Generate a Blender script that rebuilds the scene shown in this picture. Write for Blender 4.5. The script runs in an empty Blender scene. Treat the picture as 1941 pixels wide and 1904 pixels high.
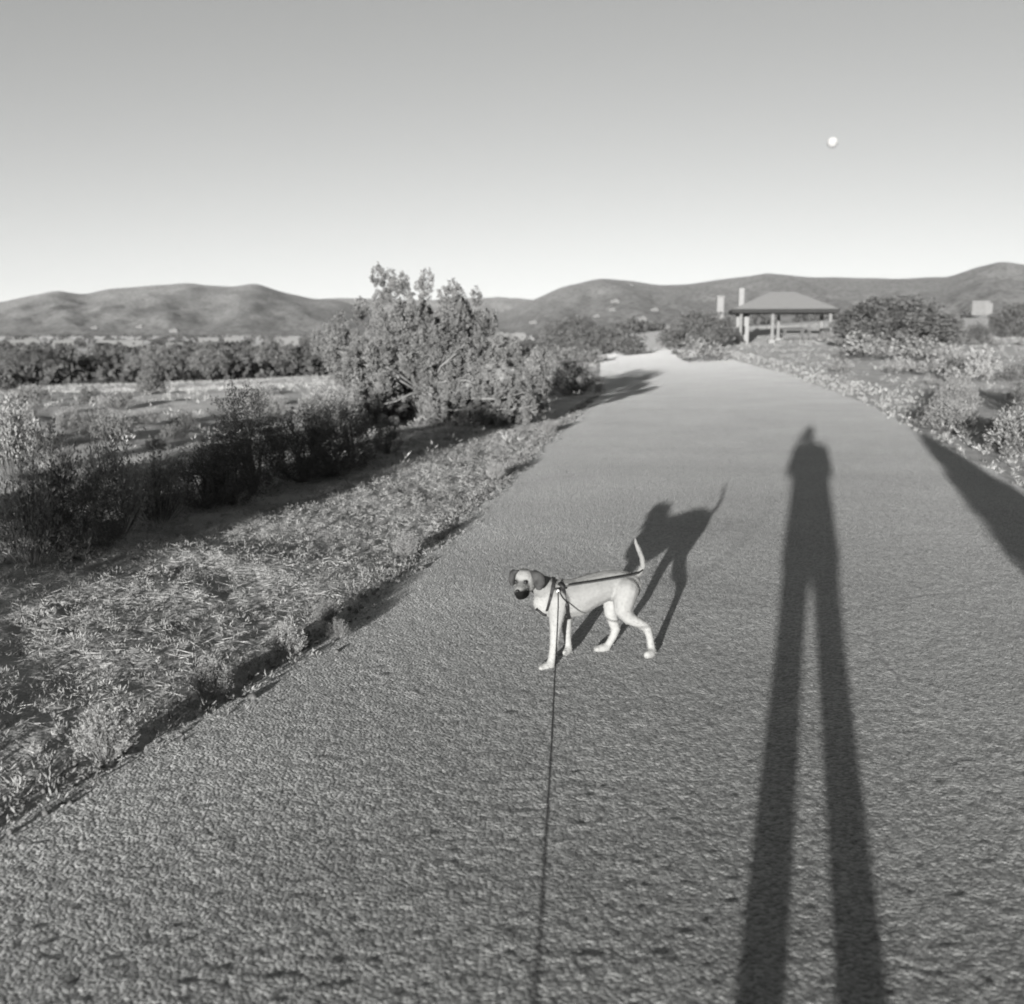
import bpy, bmesh, math, random
import numpy as np
from mathutils import Vector, Matrix
from mathutils.bvhtree import BVHTree

S = bpy.context.scene
COL = S.collection
R = math.radians
rng = np.random.default_rng(7)
random.seed(7)

# ------------------------------------------------------------------ camera
F = 2000.0            # focal length in units of a 1941 px wide picture
W0, H0 = 1941.0, 1904.0
CAMZ = 1.5
HORIZON = 630.0
PITCH = math.atan((H0/2-HORIZON)/F)
cam = bpy.data.cameras.new('camera')
camo = bpy.data.objects.new('camera', cam); COL.objects.link(camo)
camo.location = (0, 0, CAMZ)
camo.rotation_euler = (R(90)-PITCH, 0, 0)
cam.sensor_fit = 'HORIZONTAL'; cam.sensor_width = 36; cam.lens = 36*F/W0
cam.clip_start = 0.05; cam.clip_end = 30000
cam.dof.use_dof = True; cam.dof.focus_distance = 5.2; cam.dof.aperture_fstop = 2.6
S.camera = camo

# ------------------------------------------------------------------ light
SUN_EL = R(5.3)
SHADOW_AZ = R(15.6)                 # shadows run this far right of straight ahead
sd = Vector((math.sin(SHADOW_AZ)*math.cos(SUN_EL), math.cos(SHADOW_AZ)*math.cos(SUN_EL), -math.sin(SUN_EL)))
sun = bpy.data.lights.new('sun', 'SUN'); sun.energy = 5.0; sun.angle = R(0.53); sun.color = (1, .985, .965)
suno = bpy.data.objects.new('sun', sun); COL.objects.link(suno)
suno.rotation_euler = sd.to_track_quat('-Z', 'Y').to_euler()
w = bpy.data.worlds.new('World'); S.world = w; w.use_nodes = True
nt = w.node_tree; nt.nodes.clear()
sky = nt.nodes.new('ShaderNodeTexSky'); sky.sky_type = 'NISHITA'; sky.sun_disc = False
sky.sun_elevation = SUN_EL
sky.sun_rotation = math.pi + SHADOW_AZ       # clockwise from +Y
sky.altitude = 2100; sky.air_density = 1.0; sky.dust_density = 1.2; sky.ozone_density = 1.0
bw = nt.nodes.new('ShaderNodeRGBToBW')       # black-and-white film: the sky as grey values
pw = nt.nodes.new('ShaderNodeMath'); pw.operation = 'POWER'; pw.inputs[1].default_value = 0.85
tint = nt.nodes.new('ShaderNodeMix'); tint.data_type = 'RGBA'; tint.blend_type = 'MULTIPLY'; tint.inputs[0].default_value = 1
tint.inputs[7].default_value = (.985, 1, .985, 1)
bg = nt.nodes.new('ShaderNodeBackground'); bg.inputs[1].default_value = 0.057
wo = nt.nodes.new('ShaderNodeOutputWorld')
nt.links.new(sky.outputs[0], bw.inputs[0]); nt.links.new(bw.outputs[0], pw.inputs[0])
nt.links.new(pw.outputs[0], tint.inputs[6]); nt.links.new(tint.outputs[2], bg.inputs[0]); nt.links.new(bg.outputs[0], wo.inputs[0])
S.view_settings.view_transform = 'Standard'; S.view_settings.look = 'None'
S.view_settings.gamma = 1; S.view_settings.use_curve_mapping = False
S.view_settings.exposure = 1.8
S.render.engine = 'CYCLES'
S.cycles.pixel_filter_type = 'BLACKMAN_HARRIS'; S.cycles.filter_width = 1.9

# ------------------------------------------------------------------ helpers
def sstep(a, b, v):
    t = np.clip((np.asarray(v, float)-a)/(b-a), 0, 1); return t*t*(3-2*t)
def ray(dx, dy):
    """direction (x, y, z) of the sight line through a picture point"""
    r = (dx-W0/2)/F; u = (H0/2-dy)/F
    c, s = math.cos(PITCH), math.sin(PITCH)
    return (r, c+u*s, -s+u*c)
def P(dx, dy, Y):
    d = ray(dx, dy); t = Y/d[1]
    return Vector((d[0]*t, Y, CAMZ+d[2]*t))
def G0(dx, dy, z=0.0):
    d = ray(dx, dy); t = (z-CAMZ)/d[2]
    return (d[0]*t, d[1]*t)
LE = [G0(*p) for p in [(0,1570),(250,1425),(440,1328),(570,1235),(720,1120),(840,1020),(960,910),(1060,812)]]
LE = [(LE[0][0]-.9, 0.5)] + LE + [(2.3,27),(3.1,37),(4.2,50),(5.0,60),(5.6,75),(6.0,95)]
LE = [(-5.5,-30),(-3.2,-4)] + LE
RE = [G0(*p) for p in [(1941,925),(1850,876),(1745,822),(1640,765)]]
RE = [(-4.5,-30),(1.2,-4),(2.35,0.5)] + RE + [(9.3,36),(10.2,50),(10.9,62),(11.4,75),(11.8,95)]
lex = np.array([p[0] for p in LE]); ley = np.array([p[1] for p in LE])
rex = np.array([p[0] for p in RE]); rey = np.array([p[1] for p in RE])
def XL(y): return np.interp(y, ley, lex)
def XR(y): return np.interp(y, rey, rex)

def hnoise(x, y, seed=0, n=6, s=1.0):
    """cheap smooth pseudo noise from summed sines, about -1..1"""
    r = np.random.default_rng(1000+seed); o = 0
    for i in range(n):
        a = r.uniform(0, 2*math.pi); f = s*r.uniform(.6, 1.9); p = r.uniform(0, 6.28)
        b = r.uniform(0, 2*math.pi); g = s*r.uniform(.3, .9)
        o = o + np.sin((x*math.cos(a)+y*math.sin(a))*f + p + 1.5*np.sin((x*math.cos(b)+y*math.sin(b))*g))
    return o/n*1.4
def terr(x, y):
    x = np.asarray(x, float); y = np.asarray(y, float)
    d = x-7
    s = sstep(15, 68, y)
    zr = .12*d/(1+np.maximum(d, 0)/12); zl = .12*d/(1+np.maximum(-d, 0)/40)
    z = s*(np.where(d > 0, zr, zl)+.05)
    z = z + 1.0*sstep(78, 112, y)*sstep(6, 18, d)
    z = z + 1.6*sstep(85, 150, y)*sstep(25, 60, x)
    z = z - 5.0*sstep(62, 200, y)*sstep(15, 4, d) - 6.5*sstep(150, 420, y)*sstep(0, 12, d)
    z = z - sstep(20, 200, np.hypot(x, y))*sstep(10, -30, y)*1.5
    z = np.maximum(z, -6.5)
    return z
def terr_full(x, y):
    z = terr(x, y)-.014
    dist = np.hypot(x, y)
    inside = np.minimum(x-XL(y), XR(y)-x)
    off = sstep(0.0, -0.5, inside)
    z = z + sstep(0, -1.0, inside)*(.035*hnoise(x, y, 1, 7, 3.0)+.02*hnoise(x, y, 2, 7, 9.0))*sstep(60, 20, dist)
    z = z + off*.014*hnoise(x, y, 5, 8, 24.0)*sstep(20, 8, dist)
    z = z + sstep(-1, -6, inside)*(.12*hnoise(x, y, 3, 6, .7))*sstep(200, 40, dist)
    z = z + .5*hnoise(x, y, 4, 6, .03)*sstep(120, 400, dist)
    z = z - .05*sstep(0.0, .3, inside)
    return z
def tz(x, y): return float(terr_full(x, y))
def G(dx, dy):
    d = ray(dx, dy); z = 0.0
    # march along the sight line until it meets the ground
    t = 1.5; prev = 0
    while t < 900:
        x, y, zz = d[0]*t, d[1]*t, CAMZ+d[2]*t
        if zz <= terr_full(x, y): break
        t *= 1.01
    return (d[0]*t, d[1]*t, float(terr_full(d[0]*t, d[1]*t)))

def obj(name, me, parent=None, mat=None, label=None, cat=None, group=None, kind=None):
    o = bpy.data.objects.new(name, me); COL.objects.link(o)
    if mat is not None and me is not None and len(me.materials) == 0: me.materials.append(mat)
    if parent is not None: o.parent = parent
    if label: o['label'] = label
    if cat: o['category'] = cat
    if group: o['group'] = group
    if kind: o['kind'] = kind
    return o
def mesh_np(name, V, faces_n, smooth=False):
    """faces_n: int array (n,3) or (n,4)"""
    me = bpy.data.meshes.new(name); V = np.asarray(V, np.float32); Fa = np.asarray(faces_n, np.int32)
    k = Fa.shape[1]
    me.vertices.add(len(V)); me.vertices.foreach_set('co', V.ravel())
    me.loops.add(Fa.size); me.loops.foreach_set('vertex_index', Fa.ravel())
    me.polygons.add(len(Fa)); me.polygons.foreach_set('loop_start', np.arange(0, Fa.size, k, dtype=np.int32))
    me.polygons.foreach_set('loop_total', np.full(len(Fa), k, np.int32))
    if smooth: me.polygons.foreach_set('use_smooth', np.ones(len(Fa), bool))
    me.update(calc_edges=True); me.validate(); return me
def mesh_py(name, V, Fs, smooth=False):
    me = bpy.data.meshes.new(name); me.from_pydata([tuple(v) for v in V], [], Fs)
    if smooth:
        for p in me.polygons: p.use_smooth = True
    me.update(); return me
def grid_faces(nr, nc):
    i = np.arange(nr-1)[:, None]*nc+np.arange(nc-1)[None, :]
    i = i.ravel(); return np.stack([i, i+1, i+nc+1, i+nc], 1)

class MB:
    def __init__(s): s.V = []; s.F = []
    def add(s, V, Fc):
        n = len(s.V); s.V += [tuple(v) for v in V]; s.F += [tuple(i+n for i in f) for f in Fc]
    def box(s, c, h, rz=0, bev=0):
        b = bmesh.new(); bmesh.ops.create_cube(b, size=1)
        for v in b.verts: v.co = Vector((v.co.x*2*h[0], v.co.y*2*h[1], v.co.z*2*h[2]))
        if bev: bmesh.ops.bevel(b, geom=b.edges[:], offset=bev, segments=2, affect='EDGES', profile=.5)
        M = Matrix.Translation(Vector(c)) @ Matrix.Rotation(rz, 4, 'Z'); b.verts.index_update()
        s.add([M @ v.co for v in b.verts], [[v.index for v in f.verts] for f in b.faces]); b.free()
    def tube(s, pts, rad, n=6, flat=1.0):
        pts = [Vector(p) for p in pts]; m = len(pts)
        if not hasattr(rad, '__len__'): rad = [rad]*m
        V = []; up = Vector((0, 0, 1))
        for i, p in enumerate(pts):
            t = (pts[min(i+1, m-1)]-pts[max(i-1, 0)]).normalized()
            a = t.cross(up)
            if a.length < .05: a = t.cross(Vector((1, 0, 0)))
            a.normalize(); b = a.cross(t)
            for k in range(n):
                q = 2*math.pi*k/n; V.append(p+a*math.cos(q)*rad[i]+b*math.sin(q)*rad[i]*flat)
        Fc = [(i*n+k, i*n+(k+1) % n, (i+1)*n+(k+1) % n, (i+1)*n+k) for i in range(m-1) for k in range(n)]
        Fc += [tuple(range(n))[::-1], tuple((m-1)*n+k for k in range(n))]
        s.add(V, Fc)
    def mesh(s, name, smooth=False): return mesh_py(name, s.V, s.F, smooth)

# ------------------------------------------------------------------ materials
def mat(name, c1, c2=None, scale=5.0, rough=.9, bump=0.0, bscale=40.0, detail=4.0, objrand=0.0, bdist=.02, coat=0, sheen=0, attr=None, translu=0, spec=.2):
    m = bpy.data.materials.new(name); m.use_nodes = True; n = m.node_tree; L = n.links
    b = n.nodes['Principled BSDF']; b.inputs['Roughness'].default_value = rough
    b.inputs['Specular IOR Level'].default_value = spec
    if c2 is None: c2 = c1
    g = lambda v: (v[0], v[1], v[2], 1) if hasattr(v, '__len__') else (v*1.0, v*1.0, v*.985, 1)
    tc = n.nodes.new('ShaderNodeTexCoord')
    no = n.nodes.new('ShaderNodeTexNoise'); no.inputs['Scale'].default_value = scale; no.inputs['Detail'].default_value = detail
    L.new(tc.outputs['Object'], no.inputs['Vector'])
    rp = n.nodes.new('ShaderNodeValToRGB'); rp.color_ramp.elements[0].position = .32; rp.color_ramp.elements[1].position = .68
    rp.color_ramp.elements[0].color = g(c1); rp.color_ramp.elements[1].color = g(c2)
    L.new(no.outputs['Fac'], rp.inputs[0]); out = rp.outputs[0]
    if objrand:
        oi = n.nodes.new('ShaderNodeObjectInfo'); mr = n.nodes.new('ShaderNodeMapRange')
        mr.inputs[3].default_value = 1-objrand; mr.inputs[4].default_value = 1+objrand
        L.new(oi.outputs['Random'], mr.inputs[0])
        mx = n.nodes.new('ShaderNodeVectorMath'); mx.operation = 'SCALE'
        L.new(out, mx.inputs[0]); L.new(mr.outputs[0], mx.inputs['Scale']); out = mx.outputs[0]
    if attr:
        at = n.nodes.new('ShaderNodeAttribute'); at.attribute_name = attr
        mx = n.nodes.new('ShaderNodeMix'); mx.data_type = 'RGBA'; mx.blend_type = 'MULTIPLY'; mx.inputs[0].default_value = 1
        L.new(out, mx.inputs[6]); L.new(at.outputs['Color'], mx.inputs[7]); out = mx.outputs[2]
    L.new(out, b.inputs['Base Color'])
    if bump:
        n2 = n.nodes.new('ShaderNodeTexNoise'); n2.inputs['Scale'].default_value = bscale; n2.inputs['Detail'].default_value = 5
        L.new(tc.outputs['Object'], n2.inputs['Vector'])
        bp = n.nodes.new('ShaderNodeBump'); bp.inputs['Strength'].default_value = bump; bp.inputs['Distance'].default_value = bdist
        L.new(n2.outputs['Fac'], bp.inputs['Height']); L.new(bp.outputs[0], b.inputs['Normal'])
    if sheen: b.inputs['Sheen Weight'].default_value = sheen; b.inputs['Sheen Roughness'].default_value = .5
    m['bsdf'] = 1
    return m

def asphalt():
    m = bpy.data.materials.new('asphalt'); m.use_nodes = True; n = m.node_tree; L = n.links
    b = n.nodes['Principled BSDF']; b.inputs['Roughness'].default_value = .85; b.inputs['Specular IOR Level'].default_value = .25
    b.inputs['Sheen Weight'].default_value = .38; b.inputs['Sheen Roughness'].default_value = .45
    tc = n.nodes.new('ShaderNodeTexCoord')
    def tex(kind, scale, **k):
        t = n.nodes.new(kind); t.inputs['Scale'].default_value = scale
        for a, v in k.items():
            t.inputs[a].default_value = v
        L.new(tc.outputs['Object'], t.inputs['Vector']); return t
    big = tex('ShaderNodeTexNoise', .8, Detail=7.0); fine = tex('ShaderNodeTexNoise', 70, Detail=3.0)
    vor = tex('ShaderNodeTexVoronoi', 88); vor2 = tex('ShaderNodeTexVoronoi', 120)
    # stones of differing tone
    rp = n.nodes.new('ShaderNodeValToRGB'); e = rp.color_ramp.elements
    e[0].position = .25; e[0].color = (.045, .047, .045, 1); e[1].position = .8; e[1].color = (.26, .263, .257, 1)
    sep = n.nodes.new('ShaderNodeSeparateColor'); L.new(vor.outputs['Color'], sep.inputs[0])
    ad = n.nodes.new('ShaderNodeMath'); ad.operation = 'MULTIPLY_ADD'; L.new(fine.outputs['Fac'], ad.inputs[0]); ad.inputs[1].default_value = .5
    hf = n.nodes.new('ShaderNodeMath'); hf.operation = 'MULTIPLY'; hf.inputs[1].default_value = .55; L.new(sep.outputs[0], hf.inputs[0]); L.new(hf.outputs[0], ad.inputs[2])
    L.new(ad.outputs[0], rp.inputs[0])
    br = n.nodes.new('ShaderNodeMapRange'); br.inputs[1].default_value = .3; br.inputs[2].default_value = .7; br.inputs[3].default_value = .8; br.inputs[4].default_value = 1.18
    L.new(big.outputs['Fac'], br.inputs[0])
    sc = n.nodes.new('ShaderNodeVectorMath'); sc.operation = 'SCALE'; L.new(rp.outputs[0], sc.inputs[0]); L.new(br.outputs[0], sc.inputs['Scale'])
    # hairline cracks
    wn = tex('ShaderNodeTexNoise', 3.0, Detail=5.0)
    wa = n.nodes.new('ShaderNodeMixRGB'); wa.inputs[0].default_value = .16
    L.new(tc.outputs['Object'], wa.inputs[1]); L.new(wn.outputs['Color'], wa.inputs[2])
    cr = n.nodes.new('ShaderNodeTexVoronoi'); cr.feature = 'DISTANCE_TO_EDGE'; cr.inputs['Scale'].default_value = .55
    L.new(wa.outputs[0], cr.inputs['Vector'])
    ct = n.nodes.new('ShaderNodeMapRange'); ct.inputs[1].default_value = 0; ct.inputs[2].default_value = .006; ct.inputs[3].default_value = 1; ct.inputs[4].default_value = 0
    L.new(cr.outputs['Distance'], ct.inputs[0])
    msk = tex('ShaderNodeTexNoise', .7, Detail=2.0); mm = n.nodes.new('ShaderNodeMapRange'); mm.inputs[1].default_value = .55; mm.inputs[2].default_value = .62
    L.new(msk.outputs['Fac'], mm.inputs[0])
    cm = n.nodes.new('ShaderNodeMath'); cm.operation = 'MULTIPLY'; L.new(ct.outputs[0], cm.inputs[0]); L.new(mm.outputs[0], cm.inputs[1])
    dk = n.nodes.new('ShaderNodeMix'); dk.data_type = 'RGBA'; dk.inputs[7].default_value = (.07, .07, .07, 1)
    L.new(cm.outputs[0], dk.inputs[0]); L.new(sc.outputs[0], dk.inputs[6]); L.new(dk.outputs[2], b.inputs['Base Color'])
    # relief
    med = tex('ShaderNodeTexNoise', 26, Detail=8.0, Roughness=.68)
    h1 = n.nodes.new('ShaderNodeMath'); h1.operation = 'MULTIPLY_ADD'; h1.inputs[1].default_value = -.8
    L.new(vor.outputs['Distance'], h1.inputs[0]); L.new(fine.outputs['Fac'], h1.inputs[2])
    h2 = n.nodes.new('ShaderNodeMath'); h2.operation = 'MULTIPLY_ADD'; h2.inputs[1].default_value = 1.0
    L.new(med.outputs['Fac'], h2.inputs[0]); L.new(h1.outputs[0], h2.inputs[2])
    h3 = n.nodes.new('ShaderNodeMath'); h3.operation = 'MULTIPLY_ADD'; h3.inputs[1].default_value = -.5
    L.new(cm.outputs[0], h3.inputs[0]); L.new(h2.outputs[0], h3.inputs[2])
    bp = n.nodes.new('ShaderNodeBump'); bp.inputs['Strength'].default_value = 1.0; bp.inputs['Distance'].default_value = .010
    L.new(h3.outputs[0], bp.inputs['Height']); L.new(bp.outputs[0], b.inputs['Normal'])
    return m
def hillmat(name, a, b_):
    m = mat(name, a, b_, .009, 1, 0, 1, 10); n = m.node_tree; L = n.links
    rp = [x for x in n.nodes if x.type == 'VALTORGB'][0]; tc = [x for x in n.nodes if x.type == 'TEX_COORD'][0]
    v = n.nodes.new('ShaderNodeTexVoronoi'); v.inputs['Scale'].default_value = .06; L.new(tc.outputs['Object'], v.inputs['Vector'])
    mr = n.nodes.new('ShaderNodeMapRange'); mr.inputs[1].default_value = .25; mr.inputs[2].default_value = .5; mr.inputs[3].default_value = .3; mr.inputs[4].default_value = 1.2
    L.new(v.outputs['Distance'], mr.inputs[0])
    sc = n.nodes.new('ShaderNodeVectorMath'); sc.operation = 'SCALE'; L.new(rp.outputs[0], sc.inputs[0]); L.new(mr.outputs[0], sc.inputs['Scale'])
    L.new(sc.outputs[0], n.nodes['Principled BSDF'].inputs['Base Color']); return m
M = dict(
    asphalt=asphalt(),
    soil=mat('dry_soil', .17, .31, 1.8, .95, 1.0, 25, 8, bdist=.045, sheen=.06),
    hill=hillmat('hill_scrub', .11, .17),
    hill2=hillmat('hill_scrub_far', .11, .155),
    juniper=mat('juniper_foliage', .07, .13, 3.0, .8, objrand=.15),
    shrubgrey=mat('grey_shrub_foliage', .06, .1, 3.0, .85, objrand=.08),
    farjun=mat('far_juniper_foliage', .02, .06, 1.5, .9, objrand=.1),
    sage=mat('sage_foliage', .10, .18, 5.0, .9, objrand=.25),
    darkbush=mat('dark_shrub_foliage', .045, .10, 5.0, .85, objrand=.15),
    litter=mat('dry_litter', .09, .2, 5, .95, detail=2),
    grass=mat('dry_grass', .18, .30, .6, .9, detail=5),
    grassb=mat('pale_verge', .19, .29, .8, .9, detail=5),
    bark=mat('bark', .05, .09, 20, .9, .5, 60),
    deadwood=mat('bleached_wood', .11, .17, 20, .9),
    stone=mat('pale_stone', .06, .11, 20, .9, .5, 30),
    stucco=mat('white_stucco', .085, .105, 3, .9),
    stucco_tan=mat('tan_stucco', .07, .09, 3, .9),
    white=mat('white_paint', .12, .14, 3, .7),
    glass=mat('dark_glass', .015, .02, 3, .6, spec=.1),
    roof=mat('roof_metal', .145, .165, 6, .8),
    fascia=mat('dark_timber', .015, .022, 6, .9),
    post=mat('grey_post', .09, .12, 6, .9),
    concrete=mat('concrete', .12, .15, 6, .9),
    fur=mat('dog_fur', .93, 1.07, 60, .95, .35, 220, bdist=.006, attr='tone', spec=.04),
    ear=mat('dark_ear_fur', .022, .045, 40, .95, .3, 200, bdist=.005, spec=.04),
    black=mat('black_webbing', .008, .012, 50, .6),
    eye=mat('wet_eye', .003, .005, 5, .45, spec=.25),
    metal=mat('bright_ring', .5, .5, 5, .3),
    leash=mat('leash_cord', .02, .03, 50, .7),
    cloth=mat('dark_cloth', .03, .05, 20, .9),
    skin=mat('skin', .2, .24, 20, .6),
    moon=mat('moon_dust', .18, .27, .03, 1, detail=3),
)

# ------------------------------------------------------------------ ground, path, hills
az = np.concatenate([np.arange(-180, -36, 3), np.arange(-36, 36, .2), np.arange(36, 180.1, 3)])
az = np.radians(az)
rr = np.concatenate([np.geomspace(.25, 130, 280), np.geomspace(134, 9000, 70)])
A, Q = np.meshgrid(az, rr)
X = np.sin(A)*Q; Y = np.cos(A)*Q
Z = terr_full(X, Y)
Vg = np.stack([X, Y, Z], -1).reshape(-1, 3); Fg = grid_faces(len(rr), len(az))[:, ::-1]
c = len(Vg); Vg = np.vstack([Vg, [[0, 0, float(terr(0, 0))-.06]]])
ground = obj('ground', mesh_np('ground', Vg, Fg, True), mat=M['soil'], kind='structure')
hub = [(c, i+1, i) for i in range(len(az)-1)]
obj('ground', mesh_py('ground_under_feet', Vg[np.r_[0:len(az), c]], [(len(az), i+1, i) for i in range(len(az)-1)]), parent=ground, mat=M['soil'])

def vnoise(x, y, cell, seed):
    """lattice value noise, -1..1"""
    u, v = x/cell, y/cell; iu = np.floor(u).astype(np.int64); iv = np.floor(v).astype(np.int64)
    fu, fv = u-iu, v-iv; fu = fu*fu*(3-2*fu); fv = fv*fv*(3-2*fv)
    def h(a, b_):
        q = (a*374761393+b_*668265263+seed*1274126177) & 0x7fffffff; q = ((q ^ (q >> 13))*1103515245) & 0x7fffffff
        return ((q ^ (q >> 16)) & 0xffff)/32767.5-1
    return (h(iu, iv)*(1-fu)+h(iu+1, iv)*fu)*(1-fv)+(h(iu, iv+1)*(1-fu)+h(iu+1, iv+1)*fu)*fv
def path_piece(ys, nc, relief, lip=.045):
    U = np.linspace(0, 1, nc)
    jl = .05*hnoise(ys, ys*0, 11, 7, 5)+.035*hnoise(ys, ys*0, 12, 7, 26)+.02*vnoise(ys, ys*0, .07, 3); jr = .06*hnoise(ys, ys*0, 13, 7, 8)
    xl = XL(ys)+jl; xr = XR(ys)+jr
    PX = xl[:, None]*(1-U)+xr[:, None]*U; PY = np.repeat(ys[:, None], nc, 1)
    PZ = terr(PX, PY)+.005+.006*hnoise(PX, PY, 14, 6, 1.6)*(PX*0+1)
    if relief:      # the stones of the asphalt as real relief, so that the low sun shades them
        a = sstep(15.5, 7, PY)
        PZ = PZ+a*(.0013*vnoise(PX, PY, .016, 1)+.0014*vnoise(PX+.3, PY*1.0+.2, .030, 2)+.0005*vnoise(PX, PY, .08, 5))
    PX2 = np.concatenate([PX[:, :1]-.03, PX, PX[:, -1:]+.03], 1); PY2 = np.concatenate([PY[:, :1], PY, PY[:, -1:]], 1)
    PZ2 = np.concatenate([PZ[:, :1]-lip, PZ, PZ[:, -1:]-lip], 1)
    obj('path', mesh_np('path', np.stack([PX2, PY2, PZ2], -1).reshape(-1, 3), grid_faces(len(ys), nc+2), True), mat=M['asphalt'], kind='structure')
path_piece(np.concatenate([np.arange(-28, 0, .5), np.arange(0, 1.9, .08), [1.9]]), 30, False)
path_piece(1.9*np.exp(np.linspace(0, 1, 430)*math.log(16/1.9)), 480, True)
path_piece(np.concatenate([np.arange(16, 30, .25), np.arange(30, 92, .8)]), 60, False, .004)

def hills(name, sil, Rd, depth, m, seed, back=1500, rough=1.0):
    sil = np.array(sil, float); n = 420
    px = np.linspace(sil[0, 0], sil[-1, 0], n); py = np.interp(px, sil[:, 0], sil[:, 1])
    py = py+hnoise(px, px*0, seed+8, 8, .045)*1.3+hnoise(px, px*0, seed+9, 8, .16)*.5
    k = np.ones(3)/3; py = np.convolve(np.pad(py, 1, 'edge'), k, 'valid')
    az_ = np.arctan2((px-W0/2)/F, math.cos(PITCH)+(H0/2-HORIZON)/F*math.sin(PITCH))
    elev = (HORIZON-py)/F
    T = np.linspace(0, 1, 46); V = []
    for t in T:
        d = Rd-depth*(1-t)
        V.append(np.stack([np.sin(az_)*d, np.cos(az_)*d, CAMZ+elev*d*0-8+(elev*Rd+9.5)*t**1.15], -1))
    V = np.array(V); tt = T[:, None]
    x, y = V[..., 0], V[..., 1]
    u_ = np.broadcast_to(az_*Rd, x.shape); v_ = np.hypot(x, y)*.38
    rid = (1-np.abs(hnoise(u_, v_, seed, 6, .0042)))*.5+(1-np.abs(hnoise(u_, v_, seed+1, 6, .013)))*.35+(1-np.abs(hnoise(u_, v_, seed+2, 6, .035)))*.15
    amp = np.maximum(elev, 0.004)*Rd*.30*rough
    V[..., 2] += (rid-.55)*amp[None, :]*np.sin(np.pi*np.clip(tt, 0, 1))**.8
    # a finer uneven crest
    V[..., 2] += hnoise(x, y, seed+5, 6, .02)*Rd*.0006*tt
    B = V[-1].copy(); Bs = []
    for t in (.2, .5, 1.0):
        q = B.copy(); s = (Rd+back*t)/Rd; q[:, 0] *= s; q[:, 1] *= s; q[:, 2] = B[:, 2]*(1-t)-8*t; Bs.append(q)
    V = np.concatenate([V, np.array(Bs)])
    return obj(name, mesh_np(name, V.reshape(-1, 3), grid_faces(V.shape[0], n)[:, ::-1], True), mat=m, kind='structure')
hills('hills', [(-3200,618),(-2000,606),(-900,598),(-400,590),(0,582),(50,572),(110,560),(165,566),(215,557),(300,549),(370,547),(440,551),(487,543),(530,556),(590,570),(640,573),(700,590),(760,608),(900,632)], 5000, 2600, M['hill'], 20)
hills('hills', [(350,600),(500,580),(600,570),(650,568),(800,572),(915,567),(960,567),(1010,570),(1100,585),(1300,610)], 7600, 2400, M['hill2'], 30)
hills('hills', [(760,632),(860,612),(960,592),(1010,571),(1060,550),(1140,532),(1200,537),(1245,545),(1300,542),(1390,533),(1450,526),(1520,534),(1600,536),(1700,538),(1790,538),(1830,525),(1890,512),(1941,522),(2100,540),(2600,560),(3300,590),(4500,615)], 4300, 2600, M['hill2'], 40)

# moon
mp = Vector(ray(1578, 270)).normalized()*12000
b = bmesh.new(); bmesh.ops.create_uvsphere(b, u_segments=32, v_segments=20, radius=56)
me = bpy.data.meshes.new('moon'); b.to_mesh(me); b.free()
for p in me.polygons: p.use_smooth = True
o = obj('moon', me, mat=M['moon'], label='small white full moon high in the sky on the right', cat='moon'); o.location = mp

# thin air between here and the hills
hz = bpy.data.materials.new('haze'); hz.use_nodes = True; hn_ = hz.node_tree; hn_.nodes.remove(hn_.nodes['Principled BSDF'])
pv = hn_.nodes.new('ShaderNodeVolumePrincipled'); pv.inputs['Color'].default_value = (.95, .95, .94, 1); pv.inputs['Density'].default_value = .000024; pv.inputs['Anisotropy'].default_value = 0
hn_.links.new(pv.outputs[0], hn_.nodes['Material Output'].inputs['Volume'])
mbz = MB(); mbz.box((0, 200, (310-12)/2), (9800, 9800, (310+12)/2)); obj('haze', mbz.mesh('haze'), mat=hz, kind='stuff', label='thin haze in the air over the valley and hills', cat='haze')

# ------------------------------------------------------------------ foliage makers
def unit(v): return v/np.maximum(np.linalg.norm(v, axis=-1, keepdims=True), 1e-9)
def leaves(Pc, D, L, Wd, r=rng):
    """a little pointed leaf (two triangles) from each point Pc along D"""
    n = len(Pc); D = unit(D); side = unit(np.cross(D, unit(r.normal(size=(n, 3)))))
    L = np.broadcast_to(L, n)[:, None]; Wd = np.broadcast_to(Wd, n)[:, None]
    a = Pc; m1 = Pc+D*L*.45+side*Wd*.5; m2 = Pc+D*L*.45-side*Wd*.5; t = Pc+D*L
    V = np.stack([a, m1, t, m2], 1).reshape(-1, 3)
    return V, np.arange(4*n).reshape(-1, 4)
def join(parts):
    Vs, Fs, k = [], [], 0
    for V, Fc in parts: Vs.append(V); Fs.append(Fc+k); k += len(V)
    return np.vstack(Vs), np.vstack(Fs)
def tufts(base, axis, length, rad, m, leafL, leafW, r=rng):
    """spindle shaped sprays: base, axis (n,3); m leaflets each"""
    n = len(base); t = r.random((n, m))**.8; ph = r.random((n, m))*2*math.pi
    axis = unit(axis); u = unit(np.cross(axis, r.normal(size=(n, 3)))); v = np.cross(axis, u)
    prof = np.sin(np.pi*np.clip(t*.85+.12, 0, 1))
    rad = np.broadcast_to(rad, n)[:, None]*prof*r.uniform(.3, 1, (n, m)); length = np.broadcast_to(length, n)
    rd = u[:, None]*np.cos(ph)[..., None]+v[:, None]*np.sin(ph)[..., None]
    p = base[:, None]+axis[:, None]*(t*length[:, None])[..., None]+rd*rad[..., None]
    d = axis[:, None]*.9+rd*.75+r.normal(size=(n, m, 3))*.25
    p = p.reshape(-1, 3); d = d.reshape(-1, 3)
    return leaves(p, d, leafL*r.uniform(.6, 1.3, len(p)), leafW*r.uniform(.7, 1.3, len(p)), r)
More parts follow.
